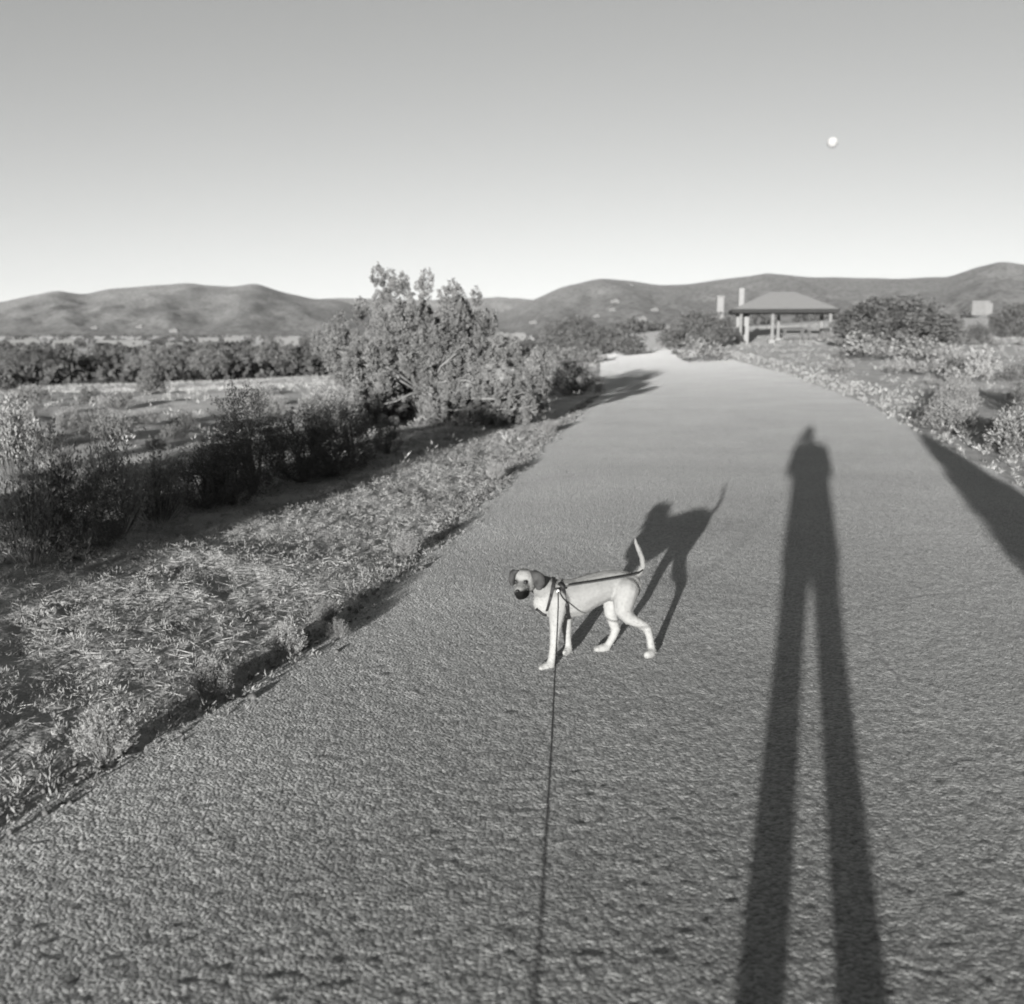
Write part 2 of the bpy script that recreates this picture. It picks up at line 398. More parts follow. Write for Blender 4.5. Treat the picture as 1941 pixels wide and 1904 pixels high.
def crown(lobes, per_m2, L, rad, m, leafL, leafW, r, updraft=.7, core=.25):
    """lobes: (cx,cy,cz,rx,ry,rz); sprays over their skins, a few within"""
    out = []
    C = np.array([l[:3] for l in lobes]); Rr = np.array([l[3:] for l in lobes])
    for i, l in enumerate(lobes):
        area = 4*math.pi*(l[3]*l[4]*l[5])**(2/3); n = max(6, int(area*per_m2))
        q = unit(r.normal(size=(n, 3))); sc = np.where(r.random(n) < core, r.uniform(.4, .85, n), r.uniform(.85, 1.08, n))
        p = C[i]+q*Rr[i]*sc[:, None]
        dd = (((p[:, None]-C[None])/Rr[None])**2).sum(-1); dd[:, i] = 9
        keep = dd.min(1) > .55
        p, q = p[keep], q[keep]
        ax = q*(1-updraft)+np.array([0, 0, 1])*updraft+r.normal(size=q.shape)*.22
        out.append((p-unit(ax)*L*.4, ax))
    B = np.vstack([a for a, _ in out]); Ax = np.vstack([a for _, a in out]); n = len(B)
    return tufts(B, Ax, L*r.uniform(.7, 1.35, n), rad*r.uniform(.7, 1.3, n), m, leafL, leafW, r)
def limbs(lobes, r0, r, n=6):
    mb = MB()
    for l in lobes:
        a = Vector((r.normal()*.05, r.normal()*.05, -.05)); e = Vector(l[:3])
        mid = a.lerp(e, .5)+Vector((r.normal(), r.normal(), r.normal()*.5))*.06*e.length
        rad = r0*min(1, .35+l[3])
        pts = [a, a.lerp(mid, .5)+Vector((0, 0, .05*e.length)), mid, mid.lerp(e, .5)+Vector((r.normal(), r.normal(), 0))*.03*e.length, e]
        mb.tube(pts, [rad, rad*.8, rad*.6, rad*.42, rad*.2], n)
    return mb.mesh('limbs', True)
def jitter_lobes(n, w, h, r, base=.25):
    ls = []
    for i in range(n):
        a = r.uniform(0, 2*math.pi); q = r.uniform(0, .62)*w/2; z = r.uniform(base, .8)*h
        q *= (1-.5*(z/h)**2); s = r.uniform(.18, .36)
        ls.append((math.cos(a)*q, math.sin(a)*q, z, s*w*.62, s*w*.62, s*h*.75))
    ls.append((0, 0, h*.36, w*.3, w*.3, h*.33)); return ls

# unit-ish prototypes, shared meshes
def juniper_proto(seed, w=3.0, h=2.6, n=9, per=26, L=.34, rad=.085, m=26, leafL=.08, leafW=.03, low=False):
    r = np.random.default_rng(seed); lb = jitter_lobes(n, w, h, r, .12)
    cr = mesh_np('crown', *crown(lb, per, L, rad, m, leafL, leafW, r)); tr = limbs(lb, .07, r)
    return cr, tr
def sage_proto(seed, w=1.0, h=.8, n=230, m=16, leafL=.045, leafW=.015):
    r = np.random.default_rng(seed); a = r.uniform(0, 2*math.pi, n); s = r.random(n)**.55
    tip = np.stack([np.cos(a)*s*w/2, np.sin(a)*s*w/2, h*np.sqrt(np.clip(1-(s*.93)**2, 0, 1))*r.uniform(.7, 1.08, n)], -1)
    bs = tip*np.array([.25, .25, 0]); ax = tip-bs; ln = np.linalg.norm(ax, axis=1)
    st = leaves(bs, ax, ln, .008, r)
    b2 = bs+ax*.45
    tf = tufts(b2, ax, ln*.58, .035*w, m, leafL*w, leafW*w, r)
    return mesh_np('foliage', *tf), mesh_np('stems', *st)
JUN = [juniper_proto(s, per=20, L=.36, rad=.10, m=34, leafL=.08, leafW=.042) for s in (101, 102, 103)]
JDENSE = [juniper_proto(s, n=14, per=26, L=.32, rad=.12, m=32, leafL=.08, leafW=.045) for s in (107, 108)]
JFAR = [juniper_proto(s, per=9, L=.5, rad=.16, m=22, leafL=.16, leafW=.08) for s in (111, 112, 113)]
TWIG = [juniper_proto(s, n=12, per=16, L=.75, rad=.10, m=34, leafL=.08, leafW=.028) for s in (105, 106, 109)]
SAGE = [sage_proto(s) for s in (121, 122, 123, 124)]
SFAR = [sage_proto(s, n=60, m=10, leafL=.10, leafW=.04) for s in (131, 132)]
for p in JUN+JFAR+SAGE+SFAR: pass

MESHMAT = {}
def mm(me, m):
    k = (me.name, m.name)
    if k not in MESHMAT:
        c_ = me if len(me.materials) == 0 else me.copy()
        if len(c_.materials): c_.materials.clear()
        c_.materials.append(m); MESHMAT[k] = c_
    return MESHMAT[k]
def plant(kind_name, proto, base, w, h, pw_, ph_, m1, m2, label, cat, group=None, rz=None, parts=('crown', 'trunk')):
    t = obj(kind_name, None, label=label, cat=cat, group=group)
    t.location = base; t.rotation_euler = (0, 0, random.uniform(0, 6.28) if rz is None else rz)
    t.scale = (w/pw_, w/pw_, h/ph_)
    obj(parts[0], mm(proto[0], m1), parent=t); obj(parts[1], mm(proto[1], m2), parent=t)
    return t
def from_px(cx, base, wpx, top, Yoff=0):
    if Yoff > 30:      # depth given outright, foot on the terrain there
        q = P(cx, top, Yoff); z = tz(q.x, Yoff); return (q.x, Yoff, z-.03), wpx/F*Yoff, q.z-z, Yoff
    x, y, z = G(cx, base); dep = y*math.cos(PITCH)+(CAMZ-z)*math.sin(PITCH)
    return (x, y+Yoff, tz(x, y+Yoff)-.03), wpx/F*dep, (base-top)/F*dep*1.02, y
def jun(cx, base, wpx, top, label, group=None, m='juniper', Yoff=0):
    loc, w_, h_, y = from_px(cx, base, wpx, top, Yoff); far = y > 28
    pr = random.choice(TWIG if m == 'darkbush' and y < 60 else JFAR if far and wpx < 100 else JDENSE if far else JUN)
    return plant('juniper_bush', pr, loc, w_, h_, 2.7, 2.75, M[m], M['bark'], label, 'juniper', group)
def sag(cx, base, wpx, top, label, group=None, m='sage', name='sagebrush', cat='shrub', Yoff=0):
    loc, w_, h_, y = from_px(cx, base, wpx, top, Yoff); far = y > 25
    pr = random.choice(SFAR if far else SAGE)
    if m == 'darkbush':
        return plant('dark_shrub', random.choice(TWIG), loc, w_, h_, 2.6, 2.75, M[m], M['bark'], label, cat, group)
    return plant(name, pr, loc, w_, h_, 1.0, .82, M[m], M['bark'], label, cat, group, parts=('foliage', 'stems'))

# ------------------------------------------------------------------ the big juniper beside the path
r = np.random.default_rng(55)
JY = G0(830, 800)[1]
jb = G(815, 800); T0 = Vector(jb)
spx = [(728,545,22,40),(706,600,30,32),(764,574,24,46),(800,562,18,36),(856,590,34,46),(900,586,17,44),(645,645,34,34),(905,640,45,45),(760,640,62,60),(820,672,85,75),
       (930,700,72,62),(990,715,44,52),(700,710,60,60),(855,755,72,60),(955,765,60,50),(785,770,50,48),(1012,740,26,50),(665,675,50,40),(618,655,26,24),(905,795,56,28),(985,790,44,26),(700,775,70,36),(840,805,60,24),(1020,700,22,40)]
lob = []
for i, (a, b_, rx, rz_) in enumerate(spx):
    yy = JY + r.uniform(-.45, .6)*(.4 if i < 6 else 1); q = P(a, b_, yy)-T0; s = yy/F*1.0
    lob.append((q.x, q.y, q.z, rx*s*.95, rx*s*1.05, rz_*s*.95))
t = obj('juniper_tree', None, label='large clumpy juniper tree with bare pale branches beside the left edge of the path', cat='tree'); t.location = T0
def sublobes(lob, spacing, sr, sh, r):
    C = np.array([l[:3] for l in lob]); Rr = np.array([l[3:] for l in lob]); out = []
    for i, l in enumerate(lob):
        n = int(4*math.pi*(l[3]*l[4]*l[5])**(2/3)/spacing**2*2.2); q = unit(r.normal(size=(n, 3))); p = C[i]+q*Rr[i]*r.uniform(.78, 1.0, (n, 1))
        dd = (((p[:, None]-C[None])/Rr[None])**2).sum(-1); dd[:, i] = 9
        for a in p[dd.min(1) > .5]:
            if all((a[0]-b_[0])**2+(a[1]-b_[1])**2+((a[2]-b_[2])*.6)**2 > spacing**2*(.7+.6*r.random()) for b_ in out):
                k = r.uniform(.7, 1.3); out.append((a[0], a[1], a[2], sr*k, sr*k, sh*k*r.uniform(.8, 1.3)))
    return out
sub = sublobes(lob, .2, .082, .155, r)
obj('crown', mm(mesh_np('big_crown', *crown(sub, 270, .08, .026, 20, .033, .018, r, updraft=.62, core=.1)), M['juniper']), parent=t)
obj('trunk', mm(limbs(lob, .07, r), M['bark']), parent=t)
for pts in ([(795,740),(745,706),(700,684),(640,663)], [(800,745),(760,715),(712,700),(676,690)], [(810,745),(778,748),(748,762),(722,768)], [(812,735),(845,722),(880,720),(900,726)], [(830,760),(890,752),(945,756),(995,744)],
            [(840,775),(920,776),(980,776),(1022,768)], [(815,725),(806,700),(812,680)], [(800,790),(760,800),(715,788)], [(820,730),(835,695),(868,672)]):
    mb = MB(); Pt = []
    for i, (a, b_) in enumerate(pts):
        Pt.append(P(a+r.normal()*2, b_+r.normal()*2, JY-.15-.5*min(1, i/2.0))-T0)
    mb.tube(Pt, list(np.linspace(.022, .007, len(Pt))), 6)
    mb.tube([Pt[1].lerp(Pt[2], .6), Pt[2]+Vector((.06, -.05, .12))], [.007, .003], 5)
    obj('bare_branch', mb.mesh('bare_branch', True), parent=t, mat=M['deadwood'])

# ------------------------------------------------------------------ other junipers and shrubs, near and far
jun(1088, 664, 165, 598, 'rounded juniper just beyond the crest, left of the path and right of the big juniper')
jun(1195, 676, 80, 640, 'low dark bush at the path crest, right of the rounded juniper', m='darkbush')
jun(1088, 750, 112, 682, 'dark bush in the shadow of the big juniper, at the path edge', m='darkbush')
jun(1330, 648, 165, 580, 'dense juniper hiding the left end of the picnic shelter', m='shrubgrey', Yoff=71)
jun(1697, 672, 300, 548, 'broad domed juniper right of the picnic shelter', m='shrubgrey', Yoff=54)
jun(1790, 662, 110, 588, 'smaller juniper against the right flank of the broad domed juniper', m='shrubgrey')
jun(1925, 640, 120, 575, 'dark juniper at the far right below the hill peak, beside the white house', m='darkbush')
jun(1852, 652, 70, 612, 'low dark juniper in front of the white house on the right', m='darkbush')
jun(1965, 800, 110, 668, 'dark juniper cut by the right edge of the picture', m='darkbush')
jun(1822, 622, 60, 596, 'small juniper left of the white house on the right slope', Yoff=125)
jun(1898, 622, 56, 594, 'small juniper right of the white house on the right slope', Yoff=122)
jun(1768, 622, 60, 600, 'small juniper on the right slope behind the two domed junipers', Yoff=120)
jun(65, 722, 150, 652, 'very dark juniper at the far left behind the pale meadow', m='darkbush')
jun(185, 716, 100, 668, 'low dark juniper, second from the left behind the pale meadow', m='darkbush')
jun(300, 724, 110, 650, 'tall juniper in the left row, left half of the lit pair')
jun(405, 722, 120, 640, 'tall round-topped juniper in the left row, right half of the lit pair')
jun(283, 748, 62, 700, 'small juniper standing forward of the left row in the pale meadow')
jun(520, 706, 90, 646, 'juniper in the left row just right of the lit pair')
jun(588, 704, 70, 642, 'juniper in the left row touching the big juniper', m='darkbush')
sag(1322, 690, 105, 640, 'round grey shrub at the right edge of the path near its crest')
sag(1640, 684, 130, 628, 'pale shrub in front of the broad domed juniper')
sag(1745, 690, 110, 640, 'pale shrub in front of the two junipers at right, right of the larger pale one')
sag(1060, 694, 90, 655, 'pale feathery shrub between the big juniper and the rounded juniper')
sag(1120, 690, 70, 662, 'low pale shrub at the left foot of the path crest')
sag(25, 905, 120, 745, 'grey-green shrub cut by the left edge of the picture')
# shrubs along the left verge
vs = [(105,1010,150,800,'sage','tall pale sagebrush nearest the left edge, its foot in shade'),
      (215,1020,150,815,'sage','pale sagebrush right of the tallest one on the left verge'),
      (60,1075,140,880,'sage','pale sagebrush low at the left edge in front of the tall one'),
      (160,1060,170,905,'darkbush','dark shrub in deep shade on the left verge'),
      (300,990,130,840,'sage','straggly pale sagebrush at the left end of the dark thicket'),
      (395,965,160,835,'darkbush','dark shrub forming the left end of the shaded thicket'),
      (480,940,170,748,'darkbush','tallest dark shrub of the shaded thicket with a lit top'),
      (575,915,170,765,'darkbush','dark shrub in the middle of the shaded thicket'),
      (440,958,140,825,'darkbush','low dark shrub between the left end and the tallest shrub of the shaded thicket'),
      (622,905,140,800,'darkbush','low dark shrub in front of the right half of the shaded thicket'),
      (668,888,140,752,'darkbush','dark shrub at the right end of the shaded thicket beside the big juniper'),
      (622,830,130,730,'sage','pale sunlit shrub rising behind the dark thicket'),
      (700,800,90,715,'sage','pale sunlit shrub pressed against the left side of the big juniper'),
      (645,880,60,805,'sage','small pale shrub lit inside the dark thicket'),
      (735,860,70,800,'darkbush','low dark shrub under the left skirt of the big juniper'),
      (420,950,80,870,'sage','small pale shrub in front of the dark thicket, left of its middle'),
      (60,860,110,800,'sage','grey shrub behind the tall sagebrush at the left edge')]
for cx, bs_, wp, tp, mt, lab in vs: sag(cx, bs_, wp, tp, lab, m=mt)
# off-frame plants whose shadows fall into the picture
for (x, y, w_, h_) in ((-5.2, .2, 2.3, 2.0), (-6.6, 1.6, 1.8, 1.9)):
    plant('juniper_bush', JUN[1], (x, y, tz(x, y)-.05), w_, h_, 2.7, 2.75, M['juniper'], M['bark'], 'juniper beside the path left of the camera, casting the long shade over the left verge' if x > -6 else 'smaller juniper further left of the camera on the verge', 'juniper')
r = np.random.default_rng(77)
tpx, tpy = G0(1745, 820)
hgt = 1.45; Lsh = hgt/math.tan(SUN_EL)
bx, by = tpx-math.sin(SHADOW_AZ)*Lsh, tpy-math.cos(SHADOW_AZ)*Lsh
ll = [(0, 0, hgt-.14, .06, .06, .14), (.0, 0, hgt-.34, .15, .14, .2), (.02, 0, hgt-.6, .25, .22, .26), (.07, 0, .6, .34, .3, .34), (.1, 0, .32, .37, .34, .3)]
t = obj('cypress_shrub', None, label='narrow pointed evergreen at the right edge of the path beside the photographer', cat='shrub'); t.location = (bx, by, tz(bx, by))
obj('crown', mm(mesh_np('cypress_crown', *crown(ll, 380, .14, .045, 26, .04, .022, r, updraft=.9, core=.4)), M['juniper']), parent=t)
obj('trunk', mm(limbs(ll, .04, r), M['bark']), parent=t)

# small shrubs scattered on the slopes (each one a thing)
r = np.random.default_rng(91)
def scatter_shrubs(n, xr_, yr_, cond, label, group, mats=('sage',), w_rng=(10, 34), pxr=None):
    k = 0
    while k < n:
        cx = r.uniform(*xr_); cy = r.uniform(*yr_)
        if not cond(cx, cy): continue
        x, y, z = G(cx, cy)
        ins = min(x-XL(y), XR(y)-x)
        if y > 140 or ins > -.25: k += 1; continue
        w_ = r.uniform(*w_rng); k += 1
        s_ = w_*y/F if pxr is None else r.uniform(*pxr)
        pr = SFAR[int(r.integers(2))] if y > 22 else SAGE[int(r.integers(4))]
        plant('small_shrub', pr, (x, y, z-.02), s_, s_*r.uniform(.5, .8), 1.0, .82, M[mats[int(r.integers(len(mats)))]], M['bark'], label, 'shrub', group, rz=float(r.uniform(0, 6.28)), parts=('foliage', 'stems'))
scatter_shrubs(75, (1400, 1960), (640, 880), lambda a, b_: b_ > 650+(a-1400)*.0, 'small dry shrub, one of many dotting the slope right of the path', 'small shrubs on the right slope', ('sage', 'sage', 'sage', 'darkbush'), pxr=(.3, 1.2))
scatter_shrubs(28, (-20, 640), (735, 860), lambda a, b_: True, 'small shrub, one of many dotting the pale meadow on the left', 'small shrubs in the left meadow', ('sage', 'sage', 'darkbush'), pxr=(.3, .9))

# ------------------------------------------------------------------ stuff: litter, grass, far woodland
r = np.random.default_rng(201)
def ground_pts(n, yr_, side, dmin, dmax, powr=1.0):
    y = yr_[0]+(yr_[1]-yr_[0])*r.random(n)**powr
    d = dmin+(dmax-dmin)*r.random(n)
    x = XL(y)-d if side < 0 else XR(y)+d
    return np.stack([x, y, terr_full(x, y)], -1), d
def cover(name, pts, size, m, leafL, leafW, mt, label, cat, spread=1.0):
    n = len(pts); ax = r.normal(size=(n, 3))*np.array([spread, spread, .3])+np.array([0, 0, 1])
    V, Fc = tufts(pts-np.array([0, 0, .01]), ax, size, size*.6 if np.isscalar(size) else size*.6, m, leafL, leafW, r)
    return obj(name, mesh_np(name, V, Fc), mat=M[mt], label=label, cat=cat, kind='stuff')
p1, d1 = ground_pts(12000, (1.8, 17), -1, -.03, 4.6, 1.1)
cl = hnoise(p1[:, 0], p1[:, 1], 50, 7, 4); p1 = p1[cl > -.75]
sz = r.uniform(.015, .07, len(p1))*(1+.5*np.clip(hnoise(p1[:, 0], p1[:, 1], 51, 7, 3), -1, 1))
cover('ground_litter', p1, sz, 20, .024, .0042, 'litter', 'low dry weeds and leaf litter covering the verge left of the path', 'ground cover', 1.0)
ps, _ = ground_pts(16000, (1.8, 18), -1, -.12, 4.4, 1.1)
ang = r.uniform(0, 6.28, len(ps)); dd_ = np.stack([np.cos(ang), np.sin(ang), r.uniform(-.05, .35, len(ps))], -1)
obj('dry_straw', mesh_np('dry_straw', *leaves(ps+np.array([0, 0, .008]), dd_, r.uniform(.03, .12, len(ps)), .0035, r)), mat=M['grass'], label='broken dry straws lying over the verge left of the path', cat='straw', kind='stuff')
pe, _ = ground_pts(1500, (1.8, 40), -1, -.10, .18)
cover('ground_litter', pe, r.uniform(.03, .075, len(pe)), 20, .026, .006, 'litter', 'fringe of dry weeds along the left edge of the path', 'ground cover', .8)
p2, _ = ground_pts(7000, (12, 95), -1, .3, 45, 1.0)
cover('dry_grass', p2, r.uniform(.06, .2, len(p2)), 14, .085, .012, 'grass', 'pale dry grass of the meadow left of the path', 'grass', .5)
p3, _ = ground_pts(12000, (4, 130), 1, 0, 50, 1.4)
cover('dry_grass', p3, r.uniform(.05, .2, len(p3)), 14, .075, .010, 'grassb', 'pale dry grass on the slope right of the path', 'grass', .5)
p4, _ = ground_pts(1200, (6, 60), 1, -.05, 1.6, 1.2)
cover('dry_grass', p4, r.uniform(.02, .07, len(p4)), 20, .05, .006, 'grassb', 'short dry grass fringing the right edge of the path', 'grass', .7)
# gravel crumbs at the path edges
b = bmesh.new(); bmesh.ops.create_icosphere(b, subdivisions=1, radius=1); b.verts.index_update()
IV = np.array([v.co[:] for v in b.verts]); IF = np.array([[v.index for v in f.verts] for f in b.faces]); b.free()
n = 600; y = r.uniform(1.8, 22, n); x = XL(y)+r.normal(size=n)*.07-.01; z = terr(x, y)+.006
s = r.uniform(.004, .016, n)*np.where(r.random(n) < .06, 1.8, 1)
V = (IV[None]*s[:, None, None]*r.uniform(.6, 1.2, (n, 1, 3))+np.stack([x, y, z], -1)[:, None]+r.normal(size=(n, len(IV), 3))*s[:, None, None]*.12)
obj('gravel', mesh_np('gravel', V.reshape(-1, 3), (IF[None]+np.arange(n)[:, None, None]*len(IV)).reshape(-1, 3)), mat=M['stone'], label='gravel crumbs scattered along the left edge of the path', cat='gravel', kind='stuff')
# far woodland in the valley
def far_wood(n, azr, rr_, label, hmax=3.2):
    a = np.radians(r.uniform(*azr, n)); q = rr_[0]*(rr_[1]/rr_[0])**r.random(n)
    x = np.sin(a)*q; y = np.cos(a)*q; z = terr_full(x, y); h = r.uniform(1.6, hmax, n)*(1+q/2500)
    m = 46; d = unit(r.normal(size=(n, m, 3))); d[..., 2] = np.abs(d[..., 2])*1.0
    pp = np.stack([x, y, z+h*.1], -1)[:, None]+d*np.stack([h*.62, h*.62, h*.85], -1)[:, None]*r.uniform(.6, 1, (n, m, 1))
    V, Fc = leaves(pp.reshape(-1, 3)-np.array([0, 0, .2]), (d+r.normal(size=d.shape)*.5).reshape(-1, 3), np.repeat(h*.42, m), np.repeat(h*.3, m), r)
    obj('distant_woodland', mesh_np('distant_woodland', V, Fc), mat=M['farjun'], label=label, cat='trees', kind='stuff')
far_wood(1500, (-34, 8), (170, 900), 'dark band of distant junipers and trees in the valley on the left', 2.9)
far_wood(500, (2, 30), (230, 1200), 'scattered distant trees in the valley behind the picnic shelter')
far_wood(900, (-34, 34), (900, 2500), 'far line of trees at the foot of the hills')

# ------------------------------------------------------------------ named small things by the path
def rock(name, p, s, seed, label, mt='stone'):
    q = np.random.default_rng(seed); b = bmesh.new(); bmesh.ops.create_icosphere(b, subdivisions=3, radius=1)
    for v in b.verts:
        c_ = v.co; f = 1+.12*float(hnoise(c_.x*2, c_.y*2+c_.z*3, seed, 6, 1.5)); v.co = Vector((c_.x*s[0]*f, c_.y*s[1]*f, c_.z*s[2]*f))
    me = bpy.data.meshes.new(name); b.to_mesh(me); b.free()
    for f in me.polygons: f.use_smooth = True
    o = obj(name, me, mat=M[mt], label=label, cat='rock'); o.location = p; return o
x, y, z = G(747, 812); rock('boulder', (x, y, z+.1), (.1, .1, .095), 3, 'pale rounded boulder at the left foot of the big juniper')
def weed(dx, dy, s, label):
    x, y, z = G(dx, dy)
    plant('dry_weed', SAGE[0], (x, y, z+.01), s, s*.9, 1.0, .82, M['sage'], M['deadwood'], label, 'weed', parts=('foliage', 'stems'))
weed(640, 1222, .13, 'small dry weed sprawling onto the path left of the dog')
weed(618, 1190, .16, 'upright dry weed at the path edge casting a thin streak of shadow')
weed(400, 1335, .2, 'pale dry weed clump at the path edge in the lower left')
weed(545, 1255, .2, 'dark-shadowed weed clump at the path edge left of the dog')
weed(940, 915, .22, 'dry weed clump at the path edge below the big juniper')
weed(1040, 825, .25, 'dry weed clump at the path edge where the juniper shadow starts')
weed(770, 1060, .2, 'dry weed clump at the path edge behind the dog on the left')
weed(200, 1450, .25, 'dry weed clump at the lower left corner of the verge')

# ------------------------------------------------------------------ picnic shelter
SY = 80.0
def shelter():
    q = P(1480, 640, SY); x0 = q.x; gz = tz(x0, SY)
    t = obj('picnic_shelter', None, label='open picnic shelter with a low hipped roof on posts beyond the path', cat='shelter'); t.location = (x0, SY, gz); t.rotation_euler = (0, 0, R(-9))
    eave = P(1480, 586, SY-2.8).z-gz; hx = 3.75; hy = 3.0; rise = 1.3; rz = R(8)
    Vr = [(-hx,-hy,eave),(hx,-hy,eave),(hx,hy,eave),(-hx,hy,eave),(-.9,0,eave+rise),(.9,0,eave+rise)]
    Fr = [(0,1,5,4),(1,2,5),(2,3,4,5),(3,0,4),(3,2,1,0)]
    rf = obj('roof', mesh_py('roof', Vr, Fr), parent=t, mat=M['roof'])
    for c_, h_ in (((0, -hy+.02, eave-.15), (hx+.02, .05, .14)), ((0, hy-.02, eave-.15), (hx+.02, .05, .14)), ((hx-.03, 0, eave-.15), (.05, hy-.08, .14)), ((-hx+.03, 0, eave-.15), (.05, hy-.08, .14))):
        mb = MB(); mb.box(c_, h_); obj('fascia', mb.mesh('fascia'), parent=rf, mat=M['fascia'])
    for k in range(9):
        mb = MB(); xx = -hx+.4+k*(2*hx-.8)/8; mb.box((xx, 0, eave-.1), (.05, hy-.12, .07)); obj('rafter', mb.mesh('rafter'), parent=rf, mat=M['fascia'])
    for (px, sy) in ((-3.1,-1), (-.85,-1), (3.2,-1), (-3.1,1), (0,1), (3.2,1)):
        yy = sy*(hy-.5); gz2 = tz(x0+px, SY+yy)-gz
        mb = MB(); mb.box((px, yy, (eave-.3+gz2)/2-.1), (.11, .11, (eave-.3-gz2)/2+.06), bev=.02)
        p = obj('post', mb.mesh('post'), parent=t, mat=M['post'])
        mb = MB(); mb.box((px, yy, gz2+.1), (.22, .22, .18), bev=.03); obj('footing', mb.mesh('footing'), parent=p, mat=M['concrete'])
    # white fireplace with its chimney through the roof
    cx = P(1406, 600, SY).x-x0
    ch = P(1406, 546, SY).z-gz
    mb = MB(); mb.box((cx, .0, ch/2), (.2, .22, ch/2), bev=.03); c_ = obj('chimney', mb.mesh('chimney'), parent=t, mat=M['white'])
    mb = MB(); mb.box((cx+.12, -.1, .85), (.48, .45, 1.15), bev=.06); obj('fireplace', mb.mesh('fireplace'), parent=t, mat=M['white'])
    mb = MB(); mb.box((cx+.05, -.56, .75), (.25, .02, .3)); obj('firebox', mb.mesh('firebox'), parent=t, mat=M['fascia'])
    # picnic tables under the roof are things of their own
    for k, (px, py) in enumerate(((1.0, .2), (2.6, -.6))):
        gz2 = tz(x0+px, SY+py)
        tb = obj('picnic_table', None, label=('picnic table under the middle of the shelter roof', 'picnic table under the right end of the shelter roof')[k], cat='table'); tb.location = (x0+px, SY+py, gz2)
        mb = MB(); mb.box((0, 0, .75), (.9, .35, .03)); obj('tabletop', mb.mesh('tabletop'), parent=tb, mat=M['post'])
        for s in (-1, 1):
            mb = MB(); mb.box((0, s*.62, .45), (.9, .13, .025)); obj('bench', mb.mesh('bench'), parent=tb, mat=M['post'])
            mb = MB(); mb.tube([(s*.65, -.6, 0), (s*.65, -.2, .72)], .04, 5); mb.tube([(s*.65, .6, 0), (s*.65, .2, .72)], .04, 5); mb.box((s*.65, 0, .42), (.035, .7, .04)); obj('leg', mb.mesh('leg'), parent=tb, mat=M['post'])
    # dark grill by the right post
    g = P(1562, 656, SY-4); gx, gy = g.x, SY-4; gz2 = tz(gx, gy)
    gr = obj('barbecue_grill', None, label='dark barbecue grill on a pedestal by the right post of the shelter', cat='grill'); gr.location = (gx, gy, gz2)
    mb = MB(); mb.tube([(0,0,-.05),(0,0,.75)], .06, 8); obj('pedestal', mb.mesh('pedestal'), parent=gr, mat=M['fascia'])
    mb = MB(); mb.box((0,0,.82), (.3,.25,.12), bev=.02); obj('firebox', mb.mesh('firebox'), parent=gr, mat=M['fascia'])
shelter()
q = P(1365, 572, 84); gz = tz(q.x, 84)
t = obj('white_pillar', None, label='white stuccoed pillar rising behind the juniper left of the shelter roof', cat='pillar'); t.location = (q.x, 84, gz)
top = P(1365, 564, 84).z-gz
mb = MB(); mb.box((0,0,top/2), (.27,.27,top/2), bev=.04); obj('shaft', mb.mesh('shaft'), parent=t, mat=M['white'])
mb = MB(); mb.box((0,0,top+.05), (.32,.32,.05), bev=.02); obj('cap', mb.mesh('cap'), parent=t, mat=M['white'])

# ------------------------------------------------------------------ houses
def house(cx, topy, wpx, Yd, h, label, mt='stucco', stepped=True, nwin=3, depth=8):
    q = P(cx, topy, Yd); x = q.x; z = tz(x, Yd) if Yd > 300 else q.z-h; h = max(q.z-z, 2.4); wd = wpx*(.72 if Yd > 300 else 1)/F*Yd
    t = obj('adobe_house', None, label=label, cat='house'); t.location = (x, Yd, z); t.rotation_euler = (0, 0, -math.atan2(x, Yd)+random.uniform(-.06, .06))
    mb = MB(); mb.box((0, 0, h/2-1.5), (wd/2, depth/2, h/2+1.5), bev=.15); wl = obj('wall', mb.mesh('wall'), parent=t, mat=M[mt])
    if stepped:
        mb = MB(); mb.box((wd*.22, 1.0, h+.35), (wd*.2, depth*.32, .5), bev=.12); obj('upper_wall', mb.mesh('upper_wall'), parent=t, mat=M[mt])
        mb = MB(); mb.box((-wd*.3, .5, h+.4), (.45, .45, .6), bev=.08); obj('chimney', mb.mesh('chimney'), parent=t, mat=M[mt])
    for k in range(nwin):
        xx = -wd/2+wd*(k+.7)/(nwin+.4)
        mb = MB(); mb.box((xx, -depth/2-.02, h*.52), (.6, .05, .45)); wi = obj('window', mb.mesh('window'), parent=t, mat=M['glass'])
        mb = MB(); mb.box((xx, -depth/2-.05, h*.52-.52), (.72, .1, .06)); obj('sill', mb.mesh('sill'), parent=wi, mat=M[mt])
    mb = MB(); mb.box((wd*.42, -depth/2-.02, .95), (.5, .05, 1.05)); obj('door', mb.mesh('door'), parent=t, mat=M['post'])
hs = [(45,644,78,556,2.7,'long white flat-roofed house furthest left beyond the dark junipers'),
      (228,645,112,568,2.6,'longest white flat-roofed house, second from the left in the valley'),
      (120,645,50,532,2.4,'small pale house between the two long white houses on the left'),
      (395,640,52,556,2.2,'white flat-roofed house above the left lit juniper of the pair'),
      (440,639,42,592,2.6,'white flat-roofed house above the right lit juniper of the pair'),
      (330,650,40,532,2.6,'low white house left of the lit pair of junipers'),
      (545,640,56,592,2.6,'white house directly left of the big juniper'),
      (505,656,34,532,2.2,'small pale house low to the left of the big juniper'),
      (975,633,62,824,2.8,'white flat-roofed house just right of the big juniper'),
      (940,630,40,824,2.6,'small white house partly hidden by the right side of the big juniper'),
      (1175,624,44,872,3,'pale house right of the rounded juniper beyond the crest'),
      (1215,630,36,848,2.6,'pale house above the low dark bush at the path crest'),
      (1258,620,40,860,3.4,'pale house left of the juniper by the shelter'),
      (1285,632,30,848,2.6,'small pale house lowest and nearest the juniper by the shelter')]
for i, h_ in enumerate(hs): house(*h_[:5], h_[5], nwin=2+i % 3, stepped=(i % 2 == 0))
